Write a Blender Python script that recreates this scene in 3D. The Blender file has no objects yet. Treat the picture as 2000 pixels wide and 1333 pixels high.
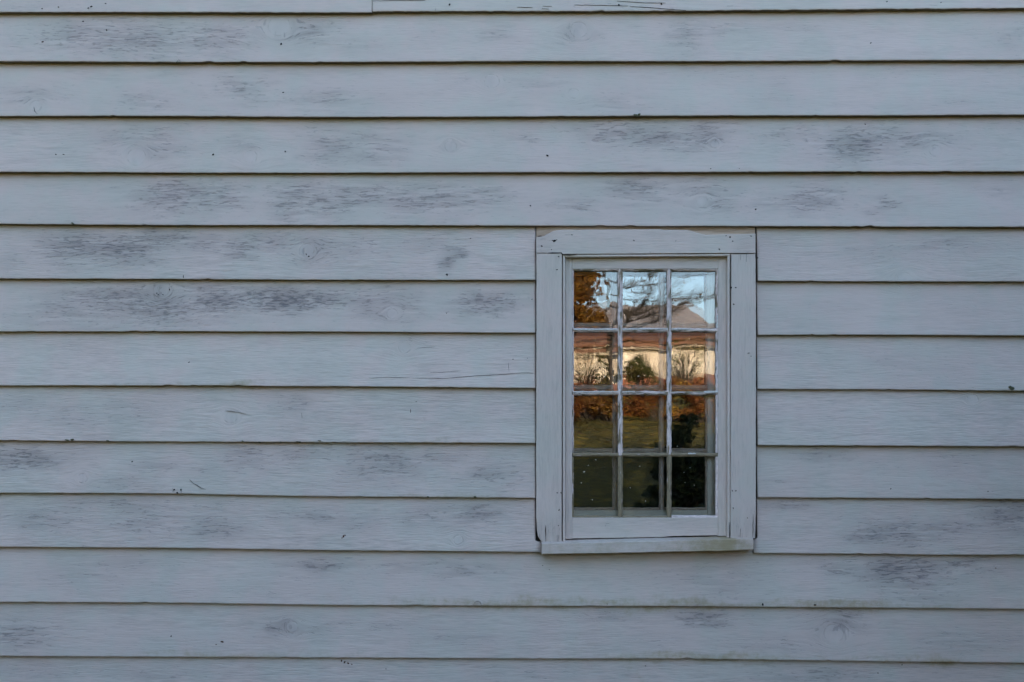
import bpy, math, random
import numpy as np
from mathutils import Vector

# ------------------------------------------------------------------ camera, sky, sun, exposure
S = 0.0016            # metres per photo pixel on the wall plane
D = 3.4               # camera to wall
EYE = 1.1             # camera height
PXC, PYC = 1000.0, 950.0
sc = bpy.context.scene
cam_d = bpy.data.cameras.new('camera'); cam = bpy.data.objects.new('camera', cam_d)
sc.collection.objects.link(cam); sc.camera = cam
cam.location = (0, -D, EYE); cam.rotation_euler = (math.radians(90), 0, 0)
cam_d.sensor_width = 36.0; cam_d.lens = 36.0 * D / (2000 * S)
cam_d.shift_y = (PYC - 666.5) / 2000.0
cam_d.clip_start = 0.05; cam_d.clip_end = 2000

SUN_EL, SUN_AZ = math.radians(17.6), math.radians(9.0)
w = bpy.data.worlds.new('World'); sc.world = w; w.use_nodes = True
wn = w.node_tree.nodes; wl = w.node_tree.links
bg = wn['Background']; sky = wn.new('ShaderNodeTexSky'); sky.sky_type = 'NISHITA'
sky.sun_disc = False; sky.sun_elevation = SUN_EL; sky.sun_rotation = SUN_AZ
sky.air_density = 1.0; sky.dust_density = 1.2; sky.ozone_density = 1.0; sky.altitude = 100
bg.inputs['Strength'].default_value = 0.15
wl.new(sky.outputs[0], bg.inputs['Color'])
sun_d = bpy.data.lights.new('sun', 'SUN'); sun = bpy.data.objects.new('sun', sun_d); sc.collection.objects.link(sun)
sun_d.energy = 5.0; sun_d.angle = math.radians(0.5); sun_d.color = (1.0, 0.86, 0.68)
sv = Vector((math.sin(SUN_AZ) * math.cos(SUN_EL), math.cos(SUN_AZ) * math.cos(SUN_EL), math.sin(SUN_EL)))
sun.rotation_euler = sv.to_track_quat('Z', 'Y').to_euler(); sun.location = (0, 20, 20)
vs = sc.view_settings
vs.view_transform = 'Standard'; vs.look = 'None'; vs.gamma = 1.0; vs.use_curve_mapping = False
vs.exposure = 2.47
sc.render.engine = 'CYCLES'
sc.cycles.use_denoising = True; sc.cycles.denoiser = 'OPENIMAGEDENOISE'; sc.cycles.denoising_input_passes = 'RGB_ALBEDO_NORMAL'; sc.cycles.denoising_prefilter = 'ACCURATE'
sc.cycles.max_bounces = 7; sc.cycles.transparent_max_bounces = 16; sc.cycles.glossy_bounces = 6
sc.cycles.caustics_reflective = False; sc.cycles.caustics_refractive = False

rng = np.random.default_rng(7); random.seed(7)

def P(px, py, y=0.0):
    """the point at depth y that the photo shows at pixel (px, py)"""
    k = (y + D) / D
    return np.array([(px - PXC) * S * k, y, EYE + (PYC - py) * S * k])
def PX(px, y=0.0): return (px - PXC) * S * (y + D) / D
def PZ(py, y=0.0): return EYE + (PYC - py) * S * (y + D) / D
def R(px, py, L):
    """the point in the garden, L metres along the mirrored sight line, whose reflection shows at (px, py)"""
    k = S / D * L
    return np.array([(px - PXC) * k, D - L, EYE + (PYC - py) * k])

# ------------------------------------------------------------------ small tools
def hash1(i, seed):
    v = np.sin(i * 127.1 + seed * 311.7) * 43758.5453
    return v - np.floor(v)
def noise1(x, seed=0):
    x = np.asarray(x, float); i = np.floor(x); f = x - i; f = f * f * (3 - 2 * f)
    return (hash1(i, seed) * (1 - f) + hash1(i + 1, seed) * f) * 2 - 1
def noise2(x, y, seed=0):
    x = np.asarray(x, float); y = np.asarray(y, float)
    i = np.floor(x); j = np.floor(y); f = x - i; g = y - j
    f = f * f * (3 - 2 * f); g = g * g * (3 - 2 * g)
    h = lambda a, b: hash1(a + b * 57.0, seed)
    return ((h(i, j) * (1 - f) + h(i + 1, j) * f) * (1 - g) + (h(i, j + 1) * (1 - f) + h(i + 1, j + 1) * f) * g) * 2 - 1

def tag(o, label=None, cat=None, group=None, kind=None):
    if label: o['label'] = label
    if cat: o['category'] = cat
    if group: o['group'] = group
    if kind: o['kind'] = kind
    return o
def empty(name, loc=(0, 0, 0), parent=None):
    o = bpy.data.objects.new(name, None); sc.collection.objects.link(o); o.location = loc
    if parent: o.parent = parent
    return o
def link(name, me, mat=None, parent=None):
    o = bpy.data.objects.new(name, me); sc.collection.objects.link(o)
    if mat:
        for m in (mat if isinstance(mat, (list, tuple)) else [mat]): me.materials.append(m)
    if parent:
        o.parent = parent
    return o
def mesh(name, verts, faces, attrs=None, smooth=False, mat_index=None):
    me = bpy.data.meshes.new(name)
    verts = np.asarray(verts, np.float32)
    if isinstance(faces, np.ndarray) and faces.ndim == 2:
        n, k = faces.shape
        me.vertices.add(len(verts)); me.vertices.foreach_set('co', verts.ravel())
        me.loops.add(n * k); me.loops.foreach_set('vertex_index', faces.astype(np.int32).ravel())
        me.polygons.add(n); me.polygons.foreach_set('loop_start', np.arange(0, n * k, k, dtype=np.int32))
        me.polygons.foreach_set('loop_total', np.full(n, k, np.int32))
    else:
        me.from_pydata(verts.tolist(), [], [list(f) for f in faces])
    if mat_index is not None: me.polygons.foreach_set('material_index', np.asarray(mat_index, np.int32))
    me.update(calc_edges=True)
    for k, v in (attrs or {}).items():
        v = np.asarray(v, np.float32)
        if v.ndim == 2:
            a = me.attributes.new(k, 'FLOAT_VECTOR', 'POINT'); a.data.foreach_set('vector', v.ravel())
        else:
            a = me.attributes.new(k, 'FLOAT', 'POINT'); a.data.foreach_set('value', v)
    if smooth: me.polygons.foreach_set('use_smooth', np.ones(len(me.polygons), bool))
    me.validate()
    return me

# ------------------------------------------------------------------ materials
class NT:
    def __init__(s, name):
        s.m = bpy.data.materials.new(name); s.m.use_nodes = True
        s.t = s.m.node_tree; s.t.nodes.clear()
        s.out = s.t.nodes.new('ShaderNodeOutputMaterial')
    def n(s, typ, **kw):
        nd = s.t.nodes.new(typ)
        for k, v in kw.items(): setattr(nd, k, v)
        return nd
    def set(s, sock, v):
        if isinstance(v, bpy.types.NodeSocket): s.t.links.new(v, sock)
        elif v is not None:
            if sock.type == 'RGBA' and len(v) == 3: v = (*v, 1)
            sock.default_value = v
    def math(s, op, a, b=None, c=None, clamp=False):
        nd = s.n('ShaderNodeMath', operation=op, use_clamp=clamp)
        for i, v in enumerate((a, b, c)):
            if v is not None: s.set(nd.inputs[i], v)
        return nd.outputs[0]
    def add(s, a, b): return s.math('ADD', a, b)
    def mul(s, a, b): return s.math('MULTIPLY', a, b)
    def ramp(s, v, a, b, lo=0.0, hi=1.0, smooth=True):
        nd = s.n('ShaderNodeMapRange', interpolation_type='SMOOTHSTEP' if smooth else 'LINEAR')
        for i, q in enumerate((v, a, b, lo, hi)): s.set(nd.inputs[i], q)
        return nd.outputs[0]
    def noise(s, vec, scale=1.0, detail=3.0, rough=0.55, dist=0.0):
        nd = s.n('ShaderNodeTexNoise'); s.set(nd.inputs['Vector'], vec)
        nd.inputs['Scale'].default_value = scale; nd.inputs['Detail'].default_value = detail
        nd.inputs['Roughness'].default_value = rough; nd.inputs['Distortion'].default_value = dist
        return nd.outputs[0]
    def scale(s, vec, xyz):
        nd = s.n('ShaderNodeVectorMath', operation='MULTIPLY'); s.set(nd.inputs[0], vec); nd.inputs[1].default_value = xyz
        return nd.outputs[0]
    def mix(s, f, a, b):
        nd = s.n('ShaderNodeMix', data_type='RGBA')
        s.set(nd.inputs[0], f); s.set(nd.inputs[6], a); s.set(nd.inputs[7], b)
        return nd.outputs[2]
    def attr(s, name, out='Fac'): return s.n('ShaderNodeAttribute', attribute_name=name).outputs[out]
    def pos(s): return s.n('ShaderNodeNewGeometry').outputs['Position']
    def bsdf(s, col, rough=0.7, spec=0.3, normal=None):
        b = s.n('ShaderNodeBsdfPrincipled'); s.set(b.inputs['Base Color'], col); s.set(b.inputs['Roughness'], rough)
        s.set(b.inputs['Specular IOR Level'], spec)
        if normal is not None: s.set(b.inputs['Normal'], normal)
        return b.outputs[0]
    def bump(s, h, dist, strength=1.0):
        b = s.n('ShaderNodeBump'); s.set(b.inputs['Height'], h)
        b.inputs['Distance'].default_value = dist; b.inputs['Strength'].default_value = strength
        return b.outputs[0]
    def done(s, shader): s.t.links.new(shader, s.out.inputs[0]); return s.m

def mat_paint(name, A, B, stain_col, worn=1.0, grain_bump=1.0):
    t = NT(name); g = t.attr('grain', 'Vector'); st = t.attr('stain'); al = t.attr('algae'); kn = t.attr('knot'); tone = t.attr('tone'); gs = t.add(t.attr('gs'), 1.0)
    n1 = t.noise(t.scale(g, (8, 75, 1)), 1, 3, 0.65)          # streaks
    n2 = t.noise(t.scale(g, (22, 250, 1)), 1, 3, 0.62)        # fine grain
    n2b = t.noise(t.scale(g, (38, 235, 3)), 1, 3, 0.6)       # open checks
    n3 = t.noise(t.scale(g, (4.0, 14, 1)), 1, 3, 0.6)        # patches
    n5 = t.noise(t.pos(), 7.0, 3, 0.6)
    n6 = t.noise(t.pos(), 2.1, 2, 0.5)
    base = t.mix(t.ramp(n5, 0.36, 0.66), A, B)
    lum = t.add(t.add(t.mul(t.add(n3, -0.5), 0.26), t.mul(t.add(n6, -0.5), 0.12)), t.mul(gs, t.add(t.mul(t.add(n2, -0.5), 0.46), t.mul(t.add(n1, -0.5), 0.30))))
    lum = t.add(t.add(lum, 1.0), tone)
    hv = t.n('ShaderNodeVectorMath', operation='SCALE'); t.set(hv.inputs[0], base); t.set(hv.inputs['Scale'], lum)
    col = hv.outputs[0]
    k = t.add(t.add(st, t.mul(t.add(n1, -0.5), 1.15)), t.add(t.mul(t.add(n2, -0.5), 1.1), t.mul(t.add(n3, -0.5), 0.9)))
    mask = t.mul(t.ramp(k, 0.05, 1.45), 0.74 * worn)
    col = t.mix(mask, col, stain_col)
    lite = t.mul(t.mul(t.ramp(st, 0.1, 0.6), t.ramp(n1, 0.52, 0.36)), 0.22 * worn)
    col = t.mix(lite, col, (0.74, 0.62, 0.57))
    ck = t.mul(t.ramp(t.add(n2b, t.mul(st, 0.13)), 0.63, 0.73), t.math('MULTIPLY_ADD', st, 0.70, 0.12, clamp=True))
    ck = t.mul(ck, worn)
    col = t.mix(t.mul(ck, 0.54), col, (0.055, 0.06, 0.075))
    # knots: a pale disc under the paint with a broken dark rim
    kd = t.math('ABSOLUTE', kn)
    brk = t.ramp(t.noise(t.pos(), 55, 2, 0.5), 0.45, 0.62)
    rim = t.mul(t.ramp(kd, 0.0008, 0.0030, 1.0, 0.0), t.add(t.mul(brk, 0.9), 0.02))
    col = t.mix(t.mul(rim, 0.12), col, (0.06, 0.06, 0.07))
    col = t.mix(t.ramp(kn, -0.004, 0.0, 0.07, 0.0), col, (0.62, 0.60, 0.60))
    # algae near the butts
    am = t.ramp(t.add(al, t.mul(t.add(t.noise(t.pos(), 45, 4, 0.65), -0.5), 1.3)), 0.15, 1.3)
    col = t.mix(t.mul(am, 0.75), col, (0.26, 0.20, 0.08))
    h = t.add(t.mul(gs, t.add(t.mul(n2, 0.55), t.mul(n1, 0.55))), t.mul(ck, -0.6))
    h = t.add(h, t.mul(rim, -0.35))
    nrm = t.bump(h, 0.0022 * grain_bump, 0.8)
    return t.done(t.bsdf(col, t.ramp(n5, 0.3, 0.7, 0.5, 0.68), 0.32, nrm))

def mat_noise(name, c1, c2, scale=(20, 20, 20), rough=0.85, bump=0.002, detail=4, spec=0.2, c3=None, thr=(0.4, 0.65)):
    t = NT(name); p = t.scale(t.pos(), scale)
    n = t.noise(p, 1, detail, 0.6)
    col = t.mix(t.ramp(n, *thr), c1, c2)
    if c3 is not None: col = t.mix(t.ramp(t.noise(p, 0.23, 3, 0.5), 0.5, 0.68), col, c3)
    return t.done(t.bsdf(col, rough, spec, t.bump(n, bump, 0.7)))

def mat_putty():
    t = NT('flaking putty'); p = t.pos(); bare = t.attr('bare'); g = t.attr('grain', 'Vector')
    n = t.noise(t.scale(g, (55, 260, 1)), 1, 4, 0.6); n2 = t.noise(t.scale(g, (18, 120, 1)), 1, 3, 0.6)
    m = t.ramp(t.add(t.add(bare, t.mul(t.add(n2, -0.5), 1.5)), t.mul(t.add(n, -0.5), 0.6)), 0.42, 0.60)
    wood = t.mix(n, (0.12, 0.09, 0.06), (0.40, 0.32, 0.21))
    pnt = t.mix(t.ramp(n, 0.35, 0.7), (0.66, 0.53, 0.50), (0.88, 0.74, 0.70))
    col = t.mix(m, pnt, wood)
    crk = t.ramp(t.noise(t.scale(g, (40, 420, 2)), 1, 2, 0.5), 0.63, 0.70)
    col = t.mix(t.mul(crk, 0.7), col, (0.05, 0.045, 0.04))
    return t.done(t.bsdf(col, 0.75, 0.25, t.bump(t.add(n, t.mul(m, -0.8)), 0.0026, 1.0)))

def mat_glass():
    t = NT('old wavy glass'); oi = t.n('ShaderNodeObjectInfo')
    off = t.n('ShaderNodeVectorMath', operation='ADD'); t.set(off.inputs[0], t.pos())
    cmb = t.n('ShaderNodeCombineXYZ'); r = t.mul(oi.outputs['Random'], 37.0)
    t.set(cmb.inputs[0], r); t.set(cmb.inputs[1], r); t.set(cmb.inputs[2], r); t.set(off.inputs[1], cmb.outputs[0])
    h = t.add(t.noise(t.scale(off.outputs[0], (9, 1, 6)), 1, 1, 0.4), t.mul(t.noise(t.scale(off.outputs[0], (34, 1, 20)), 1, 1, 0.4), 0.18))
    nrm = t.bump(h, 0.00025, 1.0)
    fr = t.n('ShaderNodeFresnel'); fr.inputs['IOR'].default_value = 2.08; t.set(fr.inputs['Normal'], nrm)
    gl = t.n('ShaderNodeBsdfGlossy'); gl.inputs['Roughness'].default_value = 0.0; t.set(gl.inputs['Normal'], nrm)
    tr = t.n('ShaderNodeBsdfTransparent'); tr.inputs[0].default_value = (0.98, 0.985, 0.98, 1)
    df = t.n('ShaderNodeBsdfDiffuse'); df.inputs[0].default_value = (0.4, 0.39, 0.36, 1)
    dust = t.mul(t.ramp(t.noise(t.pos(), 90, 4, 0.7), 0.5, 0.85), 0.05)
    m0 = t.n('ShaderNodeMixShader'); t.set(m0.inputs[0], dust)
    t.t.links.new(tr.outputs[0], m0.inputs[1]); t.t.links.new(df.outputs[0], m0.inputs[2])
    m1 = t.n('ShaderNodeMixShader'); t.set(m1.inputs[0], fr.outputs[0])
    t.t.links.new(m0.outputs[0], m1.inputs[1]); t.t.links.new(gl.outputs[0], m1.inputs[2])
    return t.done(m1.outputs[0])

def mat_leaf(name, cols, trans=0.35):
    t = NT(name); v = t.attr('tone'); col = cols[0]
    for i in range(1, len(cols)):
        a = (i - 0.7) / len(cols)
        col = t.mix(t.ramp(v, a, a + 0.35), col, cols[i])
    b = t.bsdf(col, 0.6, 0.25)
    tl = t.n('ShaderNodeBsdfTranslucent'); t.set(tl.inputs[0], col)
    m = t.n('ShaderNodeMixShader'); m.inputs[0].default_value = trans
    t.t.links.new(b, m.inputs[1]); t.t.links.new(tl.outputs[0], m.inputs[2])
    return t.done(m.outputs[0])

M = {}
PA, PB = (0.606, 0.485, 0.438), (0.556, 0.496, 0.438)
M['board'] = mat_paint('grey house paint on clapboard', PA, PB, (0.265, 0.218, 0.205))
M['trim'] = mat_paint('grey house paint on trim', (0.590, 0.478, 0.430), (0.550, 0.482, 0.425), (0.30, 0.24, 0.21), 0.75, 0.8)
M['inner'] = mat_paint('white paint on inner sash', (0.92, 0.88, 0.86), (0.90, 0.88, 0.85), (0.35, 0.33, 0.32), 0.8, 0.6)
M['edge'] = mat_noise('weathered board edge', (0.16, 0.13, 0.09), (0.25, 0.21, 0.15), (8, 120, 120), 0.9, 0.0015)
M['bare'] = mat_noise('bare flashing wood', (0.42, 0.30, 0.22), (0.56, 0.43, 0.34), (8, 60, 90), 0.9, 0.001)
M['putty'] = mat_putty()
M['glass'] = mat_glass()
def mat_clear():
    t = NT('clear glass back'); tr = t.n('ShaderNodeBsdfTransparent'); tr.inputs[0].default_value = (0.96, 0.975, 0.965, 1)
    return t.done(tr.outputs[0])
M['clear'] = mat_clear()
M['hole'] = mat_noise('nail hole', (0.012, 0.011, 0.012), (0.03, 0.026, 0.025), (300, 300, 300), 0.95, 0.0003)
M['crackfill'] = mat_noise('shaded crack', (0.05, 0.045, 0.045), (0.10, 0.09, 0.09), (300, 300, 300), 0.95, 0.0003)
M['rust'] = mat_noise('rusted nail', (0.05, 0.025, 0.015), (0.14, 0.06, 0.03), (300, 300, 300), 0.9, 0.0005)
M['moss'] = mat_noise('moss and lichen', (0.06, 0.06, 0.035), (0.15, 0.15, 0.10), (200, 200, 200), 0.95, 0.001)
M['fleck'] = mat_noise('paint fleck', (0.55, 0.53, 0.5), (0.7, 0.68, 0.66), (200, 200, 200), 0.8, 0.0004)
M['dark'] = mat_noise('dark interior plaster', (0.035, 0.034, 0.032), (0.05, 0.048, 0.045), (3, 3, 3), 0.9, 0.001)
M['sheath'] = mat_noise('sheathing', (0.05, 0.045, 0.04), (0.09, 0.08, 0.07), (6, 40, 40), 0.9, 0.001)
M['shingle'] = mat_noise('roof shingle', (0.10, 0.09, 0.085), (0.18, 0.165, 0.15), (3, 9, 9), 0.9, 0.004)
M['grass'] = mat_noise('lawn', (0.022, 0.021, 0.005), (0.085, 0.074, 0.010), (9, 9, 9), 0.95, 0.03, c3=(0.185, 0.130, 0.016))
M['cream'] = mat_noise('cream barn boards', (0.44, 0.355, 0.27), (0.70, 0.61, 0.49), (14, 14, 1.2), 0.85, 0.003, c3=(0.27, 0.20, 0.14))
M['brick'] = mat_noise('red brick base', (0.16, 0.055, 0.03), (0.24, 0.10, 0.06), (6, 6, 14), 0.9, 0.005)
M['rustroof'] = mat_noise('rust brown metal roof', (0.12, 0.050, 0.025), (0.18, 0.08, 0.042), (0.9, 6, 6), 0.6, 0.004)
M['paleroof'] = mat_noise('pale weathered roof', (0.20, 0.175, 0.175), (0.29, 0.255, 0.25), (5, 3, 12), 0.8, 0.005)
M['skylight'] = mat_noise('skylight', (0.55, 0.62, 0.63), (0.6, 0.67, 0.68), (2, 2, 2), 0.2, 0.0, spec=0.6)
M['bark'] = mat_noise('dark bark', (0.028, 0.022, 0.018), (0.07, 0.055, 0.042), (30, 30, 8), 0.9, 0.006)
M['orange'] = mat_leaf('orange maple leaves', [(0.06, 0.024, 0.006), (0.17, 0.066, 0.009), (0.26, 0.12, 0.014), (0.15, 0.085, 0.016)])
M['redleaf'] = mat_leaf('red brown shrub leaves', [(0.08, 0.026, 0.010), (0.17, 0.052, 0.012), (0.22, 0.10, 0.016)])
M['evergreen'] = mat_leaf('dark evergreen leaves', [(0.012, 0.022, 0.008), (0.025, 0.042, 0.014), (0.04, 0.05, 0.015)], 0.15)
M['olive'] = mat_leaf('olive shrub leaves', [(0.03, 0.04, 0.012), (0.07, 0.075, 0.02), (0.13, 0.10, 0.03)])
M['litter'] = mat_leaf('fallen leaves', [(0.09, 0.036, 0.010), (0.19, 0.08, 0.012), (0.24, 0.145, 0.024)], 0.1)

# ------------------------------------------------------------------ the ground
def ground_z(x, y):
    y = np.asarray(y, float)
    z = np.interp(-y, [0, 5, 10.6, 16.6, 24.6, 32.6, 40, 60, 400], [0, 0.05, .68, 1.78, 2.72, 4.35, 4.8, 5.6, 14])
    z = (z + np.interp(-y - 1.2, [0, 5, 10.6, 16.6, 24.6, 32.6, 40, 60, 400], [0, 0.05, .68, 1.78, 2.72, 4.35, 4.8, 5.6, 14]) + np.interp(-y + 1.2, [0, 5, 10.6, 16.6, 24.6, 32.6, 40, 60, 400], [0, 0.05, .68, 1.78, 2.72, 4.35, 4.8, 5.6, 14])) / 3
    return z + 0.03 * noise2(np.asarray(x) * 0.5, y * 0.5, 3) * (np.abs(y) > 1.0)
def axis_pts(lo, hi, step, far):
    a = np.arange(lo, hi + 1e-6, step); o = np.geomspace(step, far, 22)
    return np.concatenate([lo - o[::-1], a, hi + o])
gx = axis_pts(-16, 20, 0.75, 380); gy = axis_pts(-45, 8, 0.75, 380)
XX, YY = np.meshgrid(gx, gy); ZZ = ground_z(XX, YY)
nxg, nyg = len(gx), len(gy)
ii = np.arange((nyg - 1) * (nxg - 1)); r0 = ii // (nxg - 1); c0 = ii % (nxg - 1); q = r0 * nxg + c0
lawn = link('lawn', mesh('lawn', np.stack([XX, YY, ZZ], -1).reshape(-1, 3), np.stack([q, q + 1, q + 1 + nxg, q + nxg], 1), smooth=True), M['grass'])
tag(lawn, kind='structure')

# ------------------------------------------------------------------ the clapboard house
house = empty('clapboard_house')
tag(house, 'blue-grey painted clapboard house with one small twelve-pane window', 'house')
HX0, HX1 = -4.6, 5.6
WALL_TOP = 3.75

# wear read off the wall: (x, y, half width, half height, strength)
STAINS = [
 (40,65,60,30,.40),(130,75,60,25,.60),(270,85,95,26,.75),(420,85,60,20,.65),(600,65,50,18,.7),(700,90,40,18,.45),(980,65,30,15,.65),(1125,75,35,20,.65),(1345,75,38,32,.75),(1430,60,60,14,.5),(1560,55,60,15,.5),(1965,75,45,22,.55),(850,70,40,14,.4),
 (60,180,50,20,.45),(270,195,40,15,.5),(470,165,45,22,.65),(900,160,30,12,.45),(1050,170,40,15,.5),(1210,200,70,22,.5),(1520,190,60,20,.4),(1880,205,80,10,.45),(330,150,60,12,.35),(650,190,80,12,.4),
 (250,270,80,22,.8),(320,290,60,20,.75),(460,280,30,15,.7),(640,285,45,32,.95),(690,270,60,15,.7),(740,290,55,25,.75),(1010,270,30,8,.55),(1220,260,70,20,.65),(1290,275,50,15,.85),(1370,270,45,25,.9),(1560,260,60,15,.65),(1680,275,60,32,.95),(1780,270,60,15,.55),(150,265,60,12,.4),
 (340,385,75,30,1.05),(420,390,60,26,.95),(580,390,42,36,1.05),(630,400,42,26,1.05),(700,385,60,20,.95),(830,390,80,25,.75),(930,385,60,20,.65),(1130,400,45,15,.75),(1250,370,70,26,.85),(1380,370,60,26,.75),(1410,400,40,20,.85),(1590,390,60,26,.85),(1720,395,22,12,.95),(1700,415,20,7,.95),(1960,370,40,15,.55),(250,370,60,18,.5),(1500,395,40,18,.6),
 (140,485,62,30,.95),(240,490,72,26,1.05),(320,470,80,26,.95),(400,475,60,16,.85),(470,485,32,20,.95),(610,490,42,26,.75),(520,470,50,15,.7),(700,480,60,15,.55),(850,475,80,15,.45),(890,505,16,22,1.0),(30,500,40,25,.5),
 (1700,500,60,20,.4),(1850,480,60,15,.45),(1560,520,40,12,.3),
 (90,600,90,20,.35),(250,590,80,25,.65),(320,600,60,26,.75),(440,590,52,16,.95),(560,585,72,22,1.05),(630,590,50,15,.95),(750,585,80,30,.85),(940,590,52,20,1.05),(970,608,42,15,.85),(860,580,40,14,.5),
 (1600,600,60,15,.3),(1880,590,70,15,.3),
 (140,670,20,12,.6),(790,670,30,15,.55),(1540,690,30,10,.5),(1700,700,80,12,.25),
 (60,800,80,20,.55),(130,810,60,22,.55),(250,800,60,20,.55),(570,790,38,16,.85),(560,830,50,15,.4),(750,800,60,15,.45),(900,820,70,15,.4),(1600,820,80,20,.3),(1850,800,60,15,.3),
 (60,900,72,16,.95),(310,910,50,12,.85),(230,940,52,15,.75),(390,920,50,15,.6),(480,900,60,20,.75),(590,900,60,18,.65),(740,910,62,26,.85),(960,930,62,20,.85),(850,900,60,14,.5),
 (1600,890,60,15,.65),(1860,905,60,20,.55),(1540,940,30,6,.6),(1720,910,50,15,.4),
 (130,1020,72,26,.65),(250,1020,60,26,.75),(420,1030,42,20,.55),(610,1010,60,16,.75),(700,1015,60,20,.65),(830,1010,60,20,.85),(920,1005,42,16,.9),
 (1540,990,50,12,.7),(1660,1010,50,10,.45),(1740,1040,72,26,.95),(1850,1030,90,16,.75),(1970,1010,52,32,.9),
 (300,1100,80,15,.4),(630,1100,42,16,.75),(790,1110,60,10,.65),(920,1115,60,12,.75),(840,1098,50,10,.5),(1640,1110,50,12,.65),(1750,1120,60,22,.95),(1880,1100,60,12,.55),(130,1130,80,20,.35),(1300,1130,70,15,.3),
 (30,1235,60,26,.95),(540,1225,40,16,1.1),(620,1225,60,12,.75),(770,1220,52,12,.65),(900,1250,80,9,.65),(1190,1205,42,9,.75),(1280,1250,60,10,.55),(1380,1210,52,16,.85),(1500,1260,80,12,.65),(1640,1210,42,20,.95),(1900,1250,80,20,.55),
 (60,1315,80,16,.55),(300,1320,80,12,.65),(1030,1320,90,12,.5),(1600,1322,90,14,.75),(1850,1315,60,12,.5)]
KNOTS = [(73,210,11),(268,309,17),(490,308,12),(880,287,11),(1395,283,8),(1825,297,11),(600,490,13),(316,566,14),(766,614,10),(790,680,11),(162,935,9),
 (1627,1238,18),(895,1055,9),(932,1181,7),(570,1225,11),(545,52,20),(1370,395,10),(1765,548,14),(1120,185,10),(960,160,14),(1130,60,16),(450,815,12),(1900,780,10),(1245,800,0.1)]
ALGAE = [(1000,1178,190,9,.75),(1330,1181,220,10,.8),(1640,1184,120,9,.8),(1850,1187,60,6,.6),(880,1178,50,7,.6),(430,1279,180,6,.6),(620,1281,200,6,.4),(1380,1285,170,10,.75),(1840,1289,28,9,1.1),(1720,1289,90,6,.6),
 (480,752,60,5,.85),(300,752,80,4,.5),(560,864,140,4,.5),(830,866,120,4,.5),(850,971,130,5,.55),(560,1075,60,4,.4),(1245,1325,10,18,.5),(1120,1250,40,14,.3),(1070,1120,140,40,.12)]
SHADE_TONES = {0: .035, 1: .03, 2: .02, 3: .01, 4: -.02, 5: -.02, 6: -.015, 7: .01, 8: -.02, 9: -.045, 10: -.06, 11: -.05, 12: -.09, 13: -.12}  # board paint tones, with the light fading down the wall painted in

def field(pxa, pya, spots, p=2.0):
    out = np.zeros_like(pxa)
    pxa = pxa + 22 * noise2(pxa / 45, pya / 16, 77); pya = pya + 9 * noise2(pxa / 38, pya / 14, 78)
    for (cx, cy, rx, ry, s) in spots:
        d2 = ((pxa - cx) / rx) ** 2 + ((pya - cy) / ry) ** 2
        np.maximum(out, s * np.exp(-d2 * 0.5), out=out)
    return out

def xcols(x0, x1):
    """fine columns where the photo looks, coarse beyond"""
    lo, hi = -1.85, 1.85
    parts = []
    if x0 < lo: parts.append(np.linspace(x0, lo, 14)[:-1])
    a, b = max(x0, lo), min(x1, hi)
    if b > a: parts.append(np.linspace(a, b, max(2, int((b - a) / 0.006))))
    if x1 > hi: parts.append(np.linspace(hi, x1, 14)[1:])
    return np.concatenate(parts)

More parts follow.
